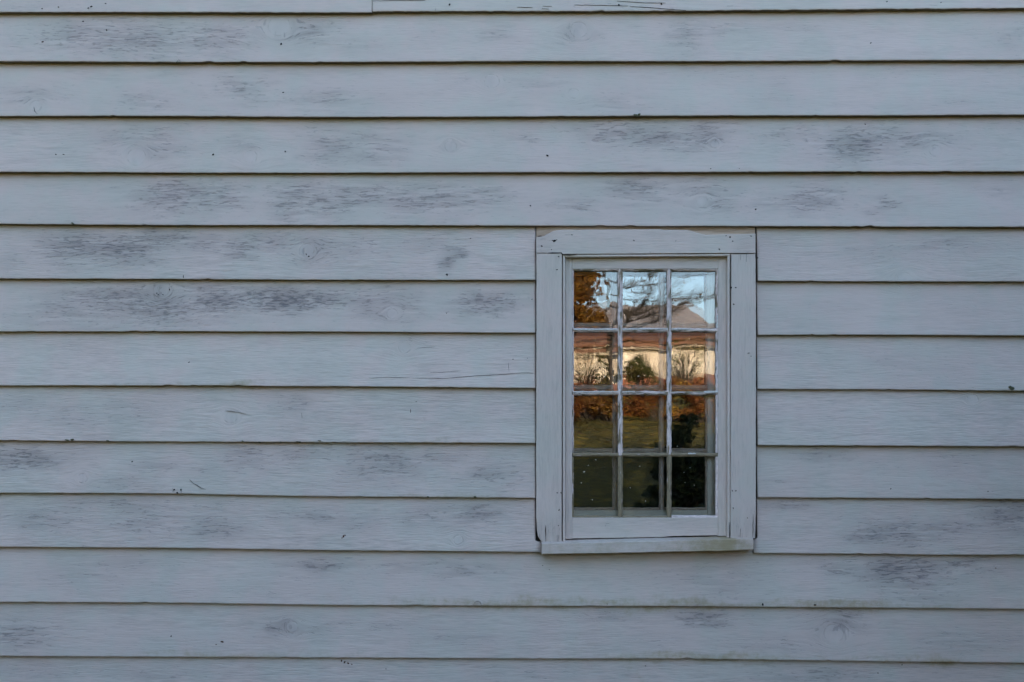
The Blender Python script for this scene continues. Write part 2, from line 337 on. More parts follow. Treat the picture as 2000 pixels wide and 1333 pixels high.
board_seed = 0
def clapboard(zb, ztop, x0, x1, tone=0.0, t0=0.0215, fine=True, end0=None, end1=None, seed=None, rough_edge=0.0004):
    """zb(x): butt line; ztop: hidden top edge; end0/end1(z): optional stepped ends"""
    global board_seed
    board_seed += 1; sd = board_seed if seed is None else seed
    xs = xcols(x0, x1) if fine else np.linspace(x0, x1, 40)
    zbx = zb(xs) + 0.0014 * noise1(xs * 1.7, sd) + rough_edge * noise1(xs * 45, sd + 9) + 0.7 * rough_edge * noise1(xs * 130, sd + 4)
    for _ in range(int((x1 - x0) * 2.2)):          # chipped spots along the butt
        cx_, cw_ = random.uniform(x0, x1), random.uniform(.004, .014)
        zbx = zbx + random.uniform(.0008, .0026) * np.exp(-((xs - cx_) / cw_) ** 4)
    t = t0 + 0.0026 * noise1(xs * 1.1, sd + 2) + 0.0006 * noise1(xs * 5, sd + 5)
    h = ztop - float(np.mean(zbx))
    nv = 30 if fine else 8
    vrow = np.concatenate([[0.0, 0.0012 / h, 0.0035 / h], np.linspace(0.007 / h, 1.0, nv)])
    V, X = np.meshgrid(vrow, xs, indexing='ij')
    Zb = np.broadcast_to(zbx, X.shape); Z = Zb + (ztop - Zb) * V
    Y = -t * (1 - V) - 0.002 * V
    Y[0] += 0.0014; Y[1] += 0.0004
    Y = Y + 0.00045 * noise2(X * 2.3, Z * 18, sd + 3) * (V > 0.0)
    if end0 is not None: X = X.copy(); X[:, 0] = end0(Z[:, 0])
    if end1 is not None: X = X.copy(); X[:, -1] = end1(Z[:, -1])
    nr, nc = X.shape
    # photo-space coordinates of each vertex, for wear
    k = (Y + D) / D
    pxa = PXC + X / (S * k); pya = PYC - (Z - EYE) / (S * k)
    st = 0.82 * field(pxa, pya, STAINS) + (0.30 + .14 * float(noise1(sd * 3.1 + .2, 61))) * np.clip(noise2(X * 3.1, Z * 13, sd + 30) + .45, 0, 1) * np.clip(noise2(X * .9, Z * 7, sd + 33) + .7, 0, 1.2) if fine else 0.4 * np.clip(noise2(X * 2, Z * 9, sd), 0, 1)
    al = field(pxa, pya, ALGAE) if fine else np.zeros_like(X)
    # grain runs along the board and parts round the knots
    gz = Z.copy(); kd = np.full_like(X, 0.1)
    gz = gz + 0.008 * noise2(X * 1.3, Z * 6, sd + 7) + 0.004 * noise2(X * 4, Z * 15, sd + 8)
    if fine:
        for (cx, cy, r) in KNOTS:
            if cy < pya.min() or cy > pya.max(): continue
            kx, kz = PX(cx, -0.01), PZ(cy, -0.01); a = r * S
            if kx < x0 - .2 or kx > x1 + .2: continue
            dx, dz = (X - kx) / 1.25, Z - kz; rr = np.sqrt(dx * dx + dz * dz) + 1e-6
            A = a * 1.25
            psi = np.where(rr > A, dz * (1 - (A / rr) ** 2), 0.0)
            wgt = np.exp(-(np.maximum(rr - A, 0) / (5 * A)) ** 2)
            gz = gz * (1 - wgt) + wgt * np.where(rr > A, (gz - dz) + psi, (gz - dz) + (A - rr) * 0.10)
            kd = np.minimum(kd, np.sqrt((X - kx) ** 2 * 0.9 + dz ** 2) - a) if r > 1 else kd
    grain = np.stack([X + sd * 3.7, gz, np.full_like(X, sd * 1.31)], -1).reshape(-1, 3)
    verts = [np.stack([X, Y, Z], -1).reshape(-1, 3)]
    i = np.arange((nr - 1) * (nc - 1)); r_, c_ = i // (nc - 1), i % (nc - 1); q = r_ * nc + c_
    faces = [np.stack([q, q + 1, q + 1 + nc, q + nc], 1)]; mi = [np.zeros(len(q), int)]
    n = nr * nc
    # underside of the butt
    verts.append(np.stack([X[0], np.full(nc, -0.0005), Zb[0] + 0.0012], -1))
    c = np.arange(nc - 1); faces.append(np.stack([n + c, n + c + 1, c + 1, c], 1)); mi.append(np.ones(nc - 1, int))
    # sawn ends
    m = n + nc
    for e, flip in ((0, 1), (nc - 1, 0)):
        verts.append(np.stack([X[:, e], np.full(nr, 0.0), Z[:, e]], -1))
        r = np.arange(nr - 1); f = np.stack([m + r, r * nc + e, (r + 1) * nc + e, m + r + 1], 1)
        faces.append(f[:, ::-1] if flip == 0 else f); mi.append(np.ones(nr - 1, int)); m += nr
    def ext(a, fill=None):
        extra = [a.reshape(nr, nc, -1)[0], a.reshape(nr, nc, -1)[:, 0], a.reshape(nr, nc, -1)[:, -1]]
        return np.concatenate([a.reshape(n, -1)] + extra).squeeze()
    me = mesh('clapboard', np.concatenate(verts), np.concatenate(faces),
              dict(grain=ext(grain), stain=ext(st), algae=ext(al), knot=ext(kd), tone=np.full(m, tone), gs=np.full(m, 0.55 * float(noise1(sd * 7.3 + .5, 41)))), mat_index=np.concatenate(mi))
    sm = np.zeros(len(me.polygons), bool); sm[:(nr - 1) * (nc - 1)] = True
    me.polygons.foreach_set('use_smooth', sm)
    return link('clapboard', me, [M['board'], M['edge']], house)

def line(pts, y=-0.022):
    xs = [PX(p[0], y) for p in pts]; zs = [PZ(p[1], y) for p in pts]
    def f(x):
        x = np.asarray(x, float); r = np.interp(x, xs, zs)
        s0 = (zs[1] - zs[0]) / (xs[1] - xs[0]); s1 = (zs[-1] - zs[-2]) / (xs[-1] - xs[-2])
        lim = 0.6
        r = np.where(x < xs[0], zs[0] + s0 * np.maximum(x - xs[0], -lim), r)
        return np.where(x > xs[-1], zs[-1] + s1 * np.minimum(x - xs[-1], lim), r)
    return f
# butt lines measured on the photograph
FULL = {
 1: [(0,121.5),(350,122.5),(680,122),(1000,120.5),(1340,120),(2000,118.5)],
 2: [(0,227),(300,228),(680,229),(1340,227),(1700,226),(2000,224.5)],
 3: [(0,336.5),(340,338.5),(680,338),(1340,336.7),(2000,336)],
 4: [(0,438),(340,440),(680,441),(1340,443),(2000,443.7)],
 11: [(0,1177),(350,1179),(680,1182),(1340,1185.5),(2000,1190.5)],
 12: [(0,1282),(350,1283.5),(680,1285),(1340,1288),(2000,1296)],
 13: [(0,1387),(680,1390),(1340,1393),(2000,1402)],
 14: [(0,1492),(1000,1496),(2000,1507)], 15: [(0,1597),(1000,1602),(2000,1612)]}
LEFT = {5: [(0,544.7),(680,546.5),(1046,547)], 6: [(0,648.4),(340,648),(680,649),(1046,651)], 7: [(0,753.5),(420,753.5),(520,754.8),(680,755.3),(1046,759)],
 8: [(0,861),(340,862.5),(680,865),(1046,866.5)], 9: [(0,963),(340,965),(420,966.5),(680,970),(1046,974)], 10: [(0,1069),(340,1071),(680,1075),(1057,1079)]}
RIGHT = {5: [(1478,549),(2000,549.5)], 6: [(1478,654.5),(2000,656)], 7: [(1478,760),(2000,763.5)], 8: [(1478,869.5),(2000,873)],
 9: [(1478,972.5),(2000,976.7)], 10: [(1471,1080.7),(2000,1085.7)]}
OV = 0.032
# board 0 is two lengths that meet in a butt joint
xj = PX(727, -0.022); top0 = PZ(-78, -0.022) + OV
clapboard(line([(0,25.5),(400,25),(727,25)]), top0, HX0, xj - 0.0006, SHADE_TONES[0], .0245)
clapboard(line([(728,23.5),(760,23),(900,22),(1340,22),(1600,20.5),(2000,17)]), top0, xj + 0.0006, HX1, SHADE_TONES[0] + .03, 0.0255, rough_edge=0.0008)
def top_of(i, side=None):
    src = FULL.get(i - 1) or (LEFT if side == 'L' else RIGHT).get(i - 1)
    return PZ(min(p[1] for p in src), -0.022) + OV
for i, pts in FULL.items():
    if i == 1: tp = PZ(17, -0.022) + OV
    elif i == 11: tp = PZ(1066, -0.022) + 0.012
    else: tp = top_of(i)
    clapboard(line(pts), tp, HX0, HX1, SHADE_TONES.get(i, -.12), t0=.0245 if i <= 4 else .0215, fine=i < 14)
for i in range(5, 11):
    kw = {}
    zn = PZ(1058.5, -0.006)
    if i == 10: kw = dict(end1=lambda z: np.where(z < zn, PX(1057, -0.015), PX(1045.5, -0.01)))
    clapboard(line(LEFT[i]), top_of(i, 'L'), HX0, PX(1045.8, -0.012), SHADE_TONES[i] + (.0 if i != 7 else .01), **kw)
    kw = {}
    zn2 = PZ(1052, -0.006)
    if i == 10: kw = dict(end0=lambda z: np.where(z < zn2, PX(1471.5, -0.015), PX(1478.5, -0.01)))
    clapboard(line(RIGHT[i]), top_of(i, 'R'), PX(1478.5, -0.012), HX1, SHADE_TONES[i] - .03, **kw)  # right boards darker: the dimmer light on that side is painted in
py = -80.0; up = -1
while PZ(py) < WALL_TOP:
    clapboard(line([(0, py), (2000, py - 4)]), PZ(py - 106, -0.022) + OV, HX0, HX1, .04, fine=False)
    py -= 106

# ---- general sawn strip with uneven edges, along x or z
def strip(name, l0, l1, a0, a1, yf, yb, mat, parent, axis='x', c=0.0012, seg=None, jit=0.0003, tone=0.0, bare=0.0, stain=0.0, algae=0.0, seed=None, cl=None, jf=60.0, rise=0.0):
    global board_seed
    board_seed += 1; sd = board_seed if seed is None else seed
    seg = seg or max(3, int((l1 - l0) / 0.006))
    L = np.linspace(l0, l1, seg + 1)
    A0 = a0(L) if callable(a0) else np.full_like(L, a0); A1 = a1(L) if callable(a1) else np.full_like(L, a1)
    A0 = A0 + jit * (noise1(L * jf, sd) + 0.6 * noise1(L * jf * 2.7, sd + 1)); A1 = A1 + jit * (noise1(L * jf, sd + 2) + 0.6 * noise1(L * jf * 2.7, sd + 3))
    c0 = c; c1 = c if cl is None else cl
    prof = [(A0, yb), (A0, yf + min(c0, 0.8 * (yb - yf))), (A0 + c0, yf), (A1 - c1, yf), (A1, yf + min(c1, 0.8 * (yb - yf))), (A1 + rise, yb)]
    np_ = len(prof); V = np.zeros((seg + 1, np_, 3)); G = np.zeros((seg + 1, np_, 3))
    for j, (a, y) in enumerate(prof):
        yy = y + (0.0004 * noise1(L * 9, sd + 5) if 0 < j < 5 else 0)
        if axis == 'x': V[:, j] = np.stack([L, np.full_like(L, 0) + yy, a], -1)
        else: V[:, j] = np.stack([a, np.full_like(L, 0) + yy, L], -1)
        G[:, j] = np.stack([L + sd * 2.3, a + 0.3 * (yy - yf), np.full_like(L, sd * 1.7)], -1)
    F = []
    for s in range(seg):
        for j in range(np_):
            j2 = (j + 1) % np_; p0, p1, p2, p3 = s * np_ + j, s * np_ + j2, (s + 1) * np_ + j2, (s + 1) * np_ + j
            F.append((p0, p1, p2, p3) if axis == 'z' else (p3, p2, p1, p0))
    e0 = tuple(range(np_)); e1 = tuple(seg * np_ + j for j in range(np_))
    F += [e0[::-1], e1] if axis == 'z' else [e0, e1[::-1]]
    n = (seg + 1) * np_
    def arr(v): return np.repeat(v(L), np_) if callable(v) else np.full(n, v)
    me = mesh(name, V.reshape(-1, 3), F, dict(grain=G.reshape(-1, 3), stain=arr(stain), algae=arr(algae), knot=np.full(n, .1), tone=np.full(n, tone), bare=arr(bare)))
    return link(name, me, mat, parent)

def box(name, lo, hi, mat, parent=None):
    x0, y0, z0 = lo; x1, y1, z1 = hi
    v = [(x0,y0,z0),(x1,y0,z0),(x1,y1,z0),(x0,y1,z0),(x0,y0,z1),(x1,y0,z1),(x1,y1,z1),(x0,y1,z1)]
    f = [(0,3,2,1),(4,5,6,7),(0,1,5,4),(1,2,6,5),(2,3,7,6),(3,0,4,7)]
    me = mesh(name, v, f, dict(grain=np.array(v) * (1, 1, 1), stain=np.zeros(8), algae=np.zeros(8), knot=np.full(8, .1), tone=np.zeros(8), bare=np.zeros(8)))
    return link(name, me, mat, parent)

# ---- the body behind the boards: sheathing round the opening, room, roof
ox0, ox1, oz0, oz1 = PX(1082), PX(1440), PZ(1062), PZ(486)
for lo, hi in (((HX0, 0.002, 0.0), (ox0, 0.12, WALL_TOP)), ((ox1, 0.002, 0.0), (HX1, 0.12, WALL_TOP)),
               ((ox0, 0.0025, 0.0), (ox1, 0.1195, oz0)), ((ox0, 0.0025, oz1), (ox1, 0.1195, WALL_TOP))):
    box('sheathing', lo, hi, M['sheath'], house)
HB = 7.0; RZ = 8.3
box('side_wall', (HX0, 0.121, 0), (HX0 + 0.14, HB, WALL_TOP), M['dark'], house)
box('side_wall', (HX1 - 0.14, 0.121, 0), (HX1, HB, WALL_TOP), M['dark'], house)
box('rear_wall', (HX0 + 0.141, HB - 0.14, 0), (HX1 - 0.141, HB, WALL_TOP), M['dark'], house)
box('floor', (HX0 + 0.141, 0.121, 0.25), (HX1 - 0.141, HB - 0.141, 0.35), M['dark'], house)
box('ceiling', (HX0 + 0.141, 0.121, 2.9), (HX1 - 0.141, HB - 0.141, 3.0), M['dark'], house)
def slab(name, p, thick, mat, parent):
    p = [Vector(v) for v in p]; nrm = (p[1] - p[0]).cross(p[3] - p[0]).normalized() * thick
    v = p + [q - nrm for q in p]
    f = [(0,1,2,3),(7,6,5,4),(0,4,5,1),(1,5,6,2),(2,6,7,3),(3,7,4,0)]
    return link(name, mesh(name, [tuple(q) for q in v], f), mat, parent)
slab('roof', [(HX0 - .25, -.22, WALL_TOP - .1), (HX1 + .25, -.22, WALL_TOP - .1), (HX1 + .25, HB / 2, RZ), (HX0 - .25, HB / 2, RZ)], .14, M['shingle'], house)
slab('roof', [(HX0 - .25, HB / 2 + .001, RZ), (HX1 + .25, HB / 2 + .001, RZ), (HX1 + .25, HB + .22, WALL_TOP - .1), (HX0 - .25, HB + .22, WALL_TOP - .1)], .14, M['shingle'], house)
for x in (HX0, HX1 - .14):
    link('gable_wall', mesh('gable_wall', [(x, 0.0, WALL_TOP), (x, HB, WALL_TOP), (x, HB / 2, RZ - .2), (x + .14, 0.0, WALL_TOP), (x + .14, HB, WALL_TOP), (x + .14, HB / 2, RZ - .2)],
                            [(0, 2, 1), (3, 4, 5), (0, 1, 4, 3), (1, 2, 5, 4), (2, 0, 3, 5)]), M['dark'], house)

# ------------------------------------------------------------------ the window (a part of the house)
win = empty('window', tuple(P(1261, 1060)), house)
tag(win, 'small twelve-pane window with flaking pale putty and grey casing')
wparent = win
def wadd(o):
    o.parent = win; o.matrix_parent_inverse.identity(); o.location = Vector(o.location) - win.location
    return o
YC = -0.031           # face of the casing
def wz(pts, y):
    xs = [PX(p[0], y) for p in pts]; zs = [PZ(p[1], y) for p in pts]
    return lambda x: np.interp(x, xs, zs)
def wx(pts, y):
    zs = [PZ(p[1], y) for p in pts]; xs = [PX(p[0], y) for p in pts]; o = np.argsort(zs)
    return lambda z: np.interp(z, np.array(zs)[o], np.array(xs)[o])
# head casing with its broken top edge
head_top = [(1047,463),(1056,462.3),(1062,461),(1070,457),(1078,452.5),(1086,450.2),(1100,449.5),(1150,449),(1230,448.6),(1290,448.3),(1296,449.6),(1318,449.4),(1330,449.8),(1342,450),(1350,451.5),(1358,454.5),(1368,457),(1378,459.3),(1400,458.6),(1440,458),(1475.5,457)]
wadd(strip('head_casing', PX(1047.5, YC), PX(1475.5, YC), wz([(1047,494.6),(1095,494.2),(1100,497),(1250,495.8),(1420,494.8),(1476,494.8)], YC), wz(head_top, YC), YC, 0.002, M['trim'], None, seg=220, jit=0.0003, tone=.03,
           stain=lambda x: 0.55 * np.exp(-((x - PX(1060)) / .04) ** 2) + .45 * np.exp(-((x - PX(1455)) / .05) ** 2) + .1))
wadd(strip('side_casing', PZ(1059.5, YC), PZ(495.6, YC), wx([(1059,1061),(1057.5,1058),(1054,1053),(1051,1048),(1049,1036),(1047.5,1010),(1047.3,900),(1047.8,495)], YC), wx([(1097,1061),(1097.5,700),(1097.6,495)], YC), YC + .0012, 0.002, M['trim'], None, 'z', seg=160, jit=0.0003, tone=.01, stain=lambda z: .22 + .5 * np.exp(-((z - PZ(1050)) / .06) ** 2)))
wadd(strip('side_casing', PZ(1051.5, YC), PZ(495.8, YC), wx([(1427,1052),(1428,700),(1428.6,495)], YC), wx([(1475,1052),(1476.4,1000),(1476.8,600),(1475.6,495)], YC), YC + .0006, 0.002, M['trim'], None, 'z', seg=160, jit=0.0004, tone=.0, stain=lambda z: .22 + .4 * np.exp(-((z - PZ(1045)) / .06) ** 2)))
YB = -0.027
wadd(strip('stop_bead', PZ(1058.5, YB), PZ(498, YB), PX(1099.2, YB), PX(1104, YB), YB, 0.0, M['trim'], None, 'z', c=.0016, jit=.00025, tone=.05))
wadd(strip('stop_bead', PZ(1050, YB), PZ(498, YB), PX(1421, YB), PX(1426.2, YB), YB, 0.0, M['trim'], None, 'z', c=.0016, jit=.00025, tone=.05))
wadd(strip('stop_bead', PX(1099.4, YB), PX(1426, YB), wz([(1099,502.5),(1426,500.5)], YB), wz([(1099,498.2),(1426,496.2)], YB), YB - .001, 0.0, M['trim'], None, 'x', c=.0016, jit=.0003, tone=.12))
# flashing board behind the broken head
wadd(strip('flashing_board', PX(1047.5, -.008), PX(1474.5, -.008), PZ(470, -.008), PZ(440, -.008), -.0085, 0.0015, M['bare'], None, seg=30))
# sill, slightly out of level
YS = -0.055
wadd(strip('sill', PX(1058.3, YS), PX(1471.5, YS), wz([(1058,1083),(1180,1081.5),(1380,1077),(1410,1077.5),(1472,1074)], YS), wz([(1058,1061.8),(1472,1052.6)], YS), YS, 0.0015, M['trim'], None, seg=110, c=.002, jit=.0004, tone=.02, rise=.0075,
           algae=lambda x: .55 * np.exp(-((x - PX(1390)) / .10) ** 2) + .5 * np.exp(-((x - PX(1415)) / .02) ** 2) + .42 + .0 * x, stain=.35))
# blocking behind the frame, so no light enters at the joints
wadd(box('frame_jamb', (ox0 - .001, .003, oz0), (PX(1103.2, .003), .118, oz1), M['trim'])); wadd(box('frame_jamb', (PX(1421, .003), .003, oz0), (ox1 + .001, .118, oz1), M['trim']))
wadd(box('frame_head', (PX(1103.5, .003), .0035, PZ(503)), (PX(1420.5, .003), .117, oz1 + .001), M['trim'])); wadd(box('frame_sill', (PX(1103.5, .003), .0035, oz0 - .001), (PX(1420.5, .003), .117, PZ(1054, .003)), M['trim']))

# outer sash
YO = -0.010
sash = empty('outer_sash')
wadd(strip('sash_stile', PZ(1053, YO), PZ(502, YO), PX(1104.2, YO), PX(1117.3, YO), YO, .018, M['trim'], None, 'z', c=.0008, jit=.0001, tone=-.01))
wadd(strip('sash_stile', PZ(1047, YO), PZ(502, YO), PX(1402.6, YO), PX(1419.0, YO), YO, .018, M['trim'], None, 'z', c=.0008, jit=.0001, tone=-.01))
wadd(strip('sash_rail', PX(1117.6, YO), PX(1402.3, YO), PZ(525.5, YO), PZ(501.5, YO), YO + .0004, .018, M['trim'], None, 'x', c=.0008, jit=.0002, tone=.0))
wadd(strip('sash_rail', PX(1117.6, YO), PX(1402.3, YO), wz([(1117,1052.3),(1290,1049.6),(1310,1047.5),(1402,1046.2)], YO), PZ(1011.5, YO), YO + .0004, .018, M['trim'], None, 'x', c=.0008, jit=.0003, tone=.0, stain=.25))
# muntins: bare or flaking putty, sloped down to the glass
YM = -0.009; YG = 0.004
def bare_h(level): return level
for px, w0, lv in ((1211.8, 9.2, .30), (1307.6, 8.8, .30)):
    wadd(strip('muntin', PZ(1011, YM), PZ(526, YM), PX(px - w0 / 2, YM), PX(px + w0 / 2, YM), YM, YG - .0005, M['putty'], None, 'z', c=.0048, seg=170, jit=.0009, jf=45,
               bare=lambda z: np.where(z < PZ(889), .80, np.where(z < PZ(767), .40, .42)), tone=0))
cols_ = [(1119.5, 1207.4), (1216.4, 1303.4), (1312, 1401.5)]
rows_ = [(526.2, 641), (648, 764), (771, 884.5), (892.5, 1010.5)]
for py_, lv in ((644.6, (.36, .40, .48)), (767.6, (.38, .46, .56)), (888.4, (.78, .82, .70))):
    for (a, b), l in zip(cols_, lv):
        wadd(strip('muntin', PX(a - 1, YM), PX(b + 1, YM), PZ(py_ + 4.0, YM), PZ(py_ - 3.8, YM), YM + .001, YG - .0005, M['putty'], None, 'x', c=.004, cl=.003, seg=60, jit=.0009, jf=50, bare=l))
# putty fillets against stiles and rails
for (r0, r1), lvl, lvr in zip(rows_, (.30, .34, .34, .62), (.40, .34, .30, .22)):
    wadd(strip('putty', PZ(r1, YM), PZ(r0, YM), PX(1117.4, YM), PX(1120.6, YM), YM + .0018, YG - .0005, M['putty'], None, 'z', c=.0008, cl=.003, seg=50, jit=.0008, jf=40, bare=lvl))
    wadd(strip('putty', PZ(r1, YM), PZ(r0, YM), PX(1398.6, YM), PX(1402.4, YM), YM + .0018, YG - .0005, M['putty'], None, 'z', c=.003, cl=.0008, seg=50, jit=.0010, jf=40, bare=lvr))
for (a, b), lt, lb in zip(cols_, (.52, .52, .44), (.80, .75, .12)):
    wadd(strip('putty', PX(a, YM), PX(b, YM), PZ(529.3, YM), PZ(525.2, YM), YM + .0018, YG - .0005, M['putty'], None, 'x', c=.003, cl=.0008, seg=50, jit=.0006, jf=40, bare=lt))
    wadd(strip('putty', PX(a, YM), PX(b, YM), PZ(1011.8, YM), PZ(1007.5, YM), YM + .0018, YG - .0005, M['putty'], None, 'x', c=.0008, cl=.003, seg=50, jit=.0008, jf=40, bare=lb))
def pane(x0, x1, z0, z1, y, th=.003, tx=0.0, tz=0.0):
    cx, cz = (x0 + x1) / 2, (z0 + z1) / 2; hx, hz = (x1 - x0) / 2, (z1 - z0) / 2
    v = [(sx * hx, sy, sz * hz) for sy in (0, th) for sx, sz in ((-1, -1), (1, -1), (1, 1), (-1, 1))]
    f = [(0,1,2,3),(7,6,5,4),(0,4,5,1),(1,5,6,2),(2,6,7,3),(3,7,4,0)]
    o = link('pane', mesh('pane', v, f, mat_index=[0, 1, 1, 1, 1, 1]), [M['glass'], M['clear']]); o.location = (cx, y, cz); o.rotation_euler = (tx, 0, tz)
    return wadd(o)
for ci, (a, b) in enumerate(cols_):
    for ri, (r0, r1) in enumerate(rows_):
        pane(PX(a - 3, YG), PX(b + 3, YG), PZ(r1 + 3, YG), PZ(r0 - 3, YG), YG, tx=random.gauss(0, .0015), tz=random.gauss(0, .0015))
# inner sash, hung a little to the left behind the outer one
YI = 0.030; YIG = 0.041
def istrip(*a, **k): return wadd(strip(*a, **k))
istrip('inner_stile', PZ(1022, YI), PZ(500, YI), PX(1078, YI), PX(1117, YI), YI - .004, .052, M['inner'], None, 'z', tone=.05)
istrip('inner_stile', PZ(1022, YI), PZ(500, YI), PX(1381, YI), PX(1424, YI), YI - .004, .052, M['inner'], None, 'z', c=.002, tone=.05)
istrip('inner_rail', PX(1117.2, YI), PX(1380.8, YI), PZ(535, YI), PZ(500, YI), YI - .0035, .052, M['inner'], None, tone=.05)
istrip('inner_rail', PX(1117.2, YI), PX(1380.8, YI), PZ(1024, YI), PZ(997, YI), YI - .0035, .052, M['inner'], None, tone=.05)
for px in (1201.7, 1292.5):
    istrip('inner_muntin', PZ(996.5, YI), PZ(535.5, YI), PX(px - 5.2, YI), PX(px + 5.2, YI), YI, YIG - .0005, M['putty'], None, 'z', c=.005, seg=90, jit=.0008, jf=35, bare=.12)
for py_ in (635.5, 757.0, 880.5):
    for a, b in ((1117.2, 1196.3), (1207, 1287), (1298, 1380.8)):
        istrip('inner_muntin', PX(a, YI), PX(b, YI), PZ(py_ + 5, YI), PZ(py_ - 5, YI), YI + .001, YIG - .0005, M['putty'], None, 'x', c=.005, seg=40, jit=.0008, jf=35, bare=.12)
for a, b in ((1117.2, 1196.3), (1207, 1287), (1298, 1380.8)):
    istrip('inner_putty', PX(a, YI), PX(b, YI), PZ(997, YI), PZ(991.5, YI), YI - .001, YIG - .0005, M['putty'], None, 'x', c=.002, seg=40, jit=.001, jf=35, bare=.08)
for r0, r1 in ((536, 630), (641, 751.5), (762.5, 875), (886, 991)):
    istrip('inner_putty', PZ(r1, YI), PZ(r0, YI), PX(1377.5, YI), PX(1381.2, YI), YI - .001, YIG - .0005, M['putty'], None, 'z', c=.002, seg=40, jit=.0008, jf=35, bare=.08)
    for a, b in ((1115, 1198), (1205, 1289), (1296, 1383)):
        pane(PX(a, YIG), PX(b, YIG), PZ(r1 + 2, YIG), PZ(r0 - 2, YIG), YIG, tx=random.gauss(0, .0012), tz=random.gauss(0, .0012))
bpy.data.objects.remove(sash)

# ------------------------------------------------------------------ small marks: nail holes, rust, cracks, chips, flecks
def blobs(name, spots, mat, y_of, parent, kind='stuff', proud=.0006, relief=.0004):
    V, F = [], []
    for s in spots:
        px, py, rx, ry = s[:4]; y = y_of(px, py) - proud; c = P(px, py, y); n = 9; b = len(V)
        ph = random.random() * 6
        V.append((c[0], y - relief, c[2]))
        for j in range(n):
            a = j / n * 2 * math.pi; k = 1 + .28 * math.sin(a * 2 + ph) + .15 * random.uniform(-1, 1)
            V.append((c[0] + rx * S * k * math.cos(a), y, c[2] + ry * S * k * math.sin(a)))
        for j in range(n): F.append((b, b + 1 + (j + 1) % n, b + 1 + j))
        for j in range(n):
            V.append((V[b + 1 + j][0], y + .002, V[b + 1 + j][2]))
        for j in range(n): F.append((b + 1 + j, b + 1 + (j + 1) % n, b + 1 + n + (j + 1) % n, b + 1 + n + j))
    o = link(name, mesh(name, V, F), mat, parent)
    if kind: o['kind'] = kind
    return o
EDGES = [25, 121.5, 227.5, 337, 441, 547, 651, 757, 866, 971, 1078, 1183, 1287, 1392]
def face_y(px, py):
    e = next((k for k in range(len(EDGES)) if py <= EDGES[k] + 1.5), 13)
    h = 105 * S + OV; f = max(0, (EDGES[e] - py)) * S / h
    t_ = .0245 if e <= 4 else .0215
    return -t_ * (1 - f) - .002 * f - .0012
HOLES = [(549,86,1.9,1.6),(553,181,1.5,1.4),(109,302,1.6,1.2),(124,302,1.8,.8),(416,302,1.6,1.6),(557,296,1.5,1.2),(1069,304,2.0,1.8),(1036,402,1.6,1.0),(1476,409,1.9,1.2),(878,9,2.0,1.5),(1209,10,2.0,1.7),(1292,8,1.8,1.5),(1732,4,2.0,1.4),(1838,5,1.4,1),(178,13,2,1.6),(172,16,1.2,1.2),(206,7,1.2,1),(82,17,1.2,1),(114,14,1.2,1),
 (369,708,1.4,1.1),(1030,700,.8,.7),(432,1254,1.2,1.2),(334,1243,1.4,1.2),(258,902,1.8,1),(919,466,1.1,.8),(873,536,2.4,1),(1701,84,1.6,1),(1388,330,1.2,1),(1444,330,1.5,1),(1690,243,1.2,1),(208,59,1.4,1.3),(162,42,1.4,1),(1740,955,1.2,1),(1930,960,1.1,.9),(340,957,1.6,1.5),(353,957,1.5,1.5),(346,963,2.6,1.4),(1261,1301,1.2,1),(754,1307,1,1),(1762,1299,1.2,1),(1715,1315,1.1,1),(1186,1180,1,.8),(1490,1181,2,2.2),(1592,1182,3,1.2),(895,1049,1.2,3.5),(902,1051,1.2,3.0),(318,576,1.2,1),(306,573,1,1),(309,576,1.2,1),(331,566,1,1.2),(358,541,.8,2.4),(603,501,2,.9),(598,497,1.0,1.6),(1039,585,1,.8),(873,537,1.1,2.4),(872,612,.8,.8),(813,785,1.3,.7),(1002,702,1.5,.7),(1060,1105,1,.8),(1073,1113,.9,.7)]
blobs('nail_hole', HOLES, M['hole'], face_y, house)
RUST = [(83,82,2,1.5),(671,1048,2.2,2),(668,1051,1.2,1.2),(674,1046,1.2,1.5),(667,1291,2,1.8),(673,1294,2.2,1.9),(680,1296,2,1.6),(687,1298,1.4,1.2),(434,1254,2.6,1.4),(422,1259,1.2,.8),(901,1061,1.4,1.6),(1945,1110,1.2,1),(802,803,.8,3)]
blobs('rust_spot', RUST, M['rust'], face_y, house)
MOSS = [(142,437,3.2,2.2),(1243,225.5,7,2.0),(1248,224,3,2.6),(1976,758,5,4.2),(1984,760,5,3),(1992,761,4,2),(131,860,4,1.8),(141,859,3,2.4),(210,861,2.4,1.4),(474,862,2,1.5),(507,864,3,1),(548,864,2.4,1),(582,863,4,1),(586,864,2,1),(624,861,3,1),(928,971,4,1.8),(836,971,3,1.3),(1605,870,8,1.2),(348,122,3.5,1.2)]
blobs('moss_tuft', MOSS, M['moss'], face_y, house, relief=.002)
yC = lambda px, py: YC
TH = [(1083,471,3.2,1.9),(1080,470,2.5,.7),(1087,469,1.6,.7),(1058,481,2.2,1.2),(1054,461.5,4,.8),(1117,459,1.5,.9),(1238,470,1.5,1.3),(1320,471,.9,.8),(1418,461,1.2,1),(1426,463.5,2.2,1.3),(1431,471.5,1.4,1.3),(1405,487.5,1.5,1.6),(1467,461.5,2.4,.8),(1077,488,1.3,.7),(1091,501.5,1.4,1.1),(1088,527,1.5,1.1),(1428.5,562,1.5,1.5),(1437,562,1.3,1.4),(1433,594.5,1.4,1.4),(1088.4,963,1.3,1.3),(1096,963,1.4,1.4),(1092,996.5,1.4,1.3),(1430.4,959,1.2,1.2),(1437.4,959,1.2,1.2),(1432.2,993,1.2,1.3),(1460,1012,1,.9),(1091,1027,1,1.2),(1462,690,2.5,.4),(1467,696,2,.4),(1480,504,1.5,1)]
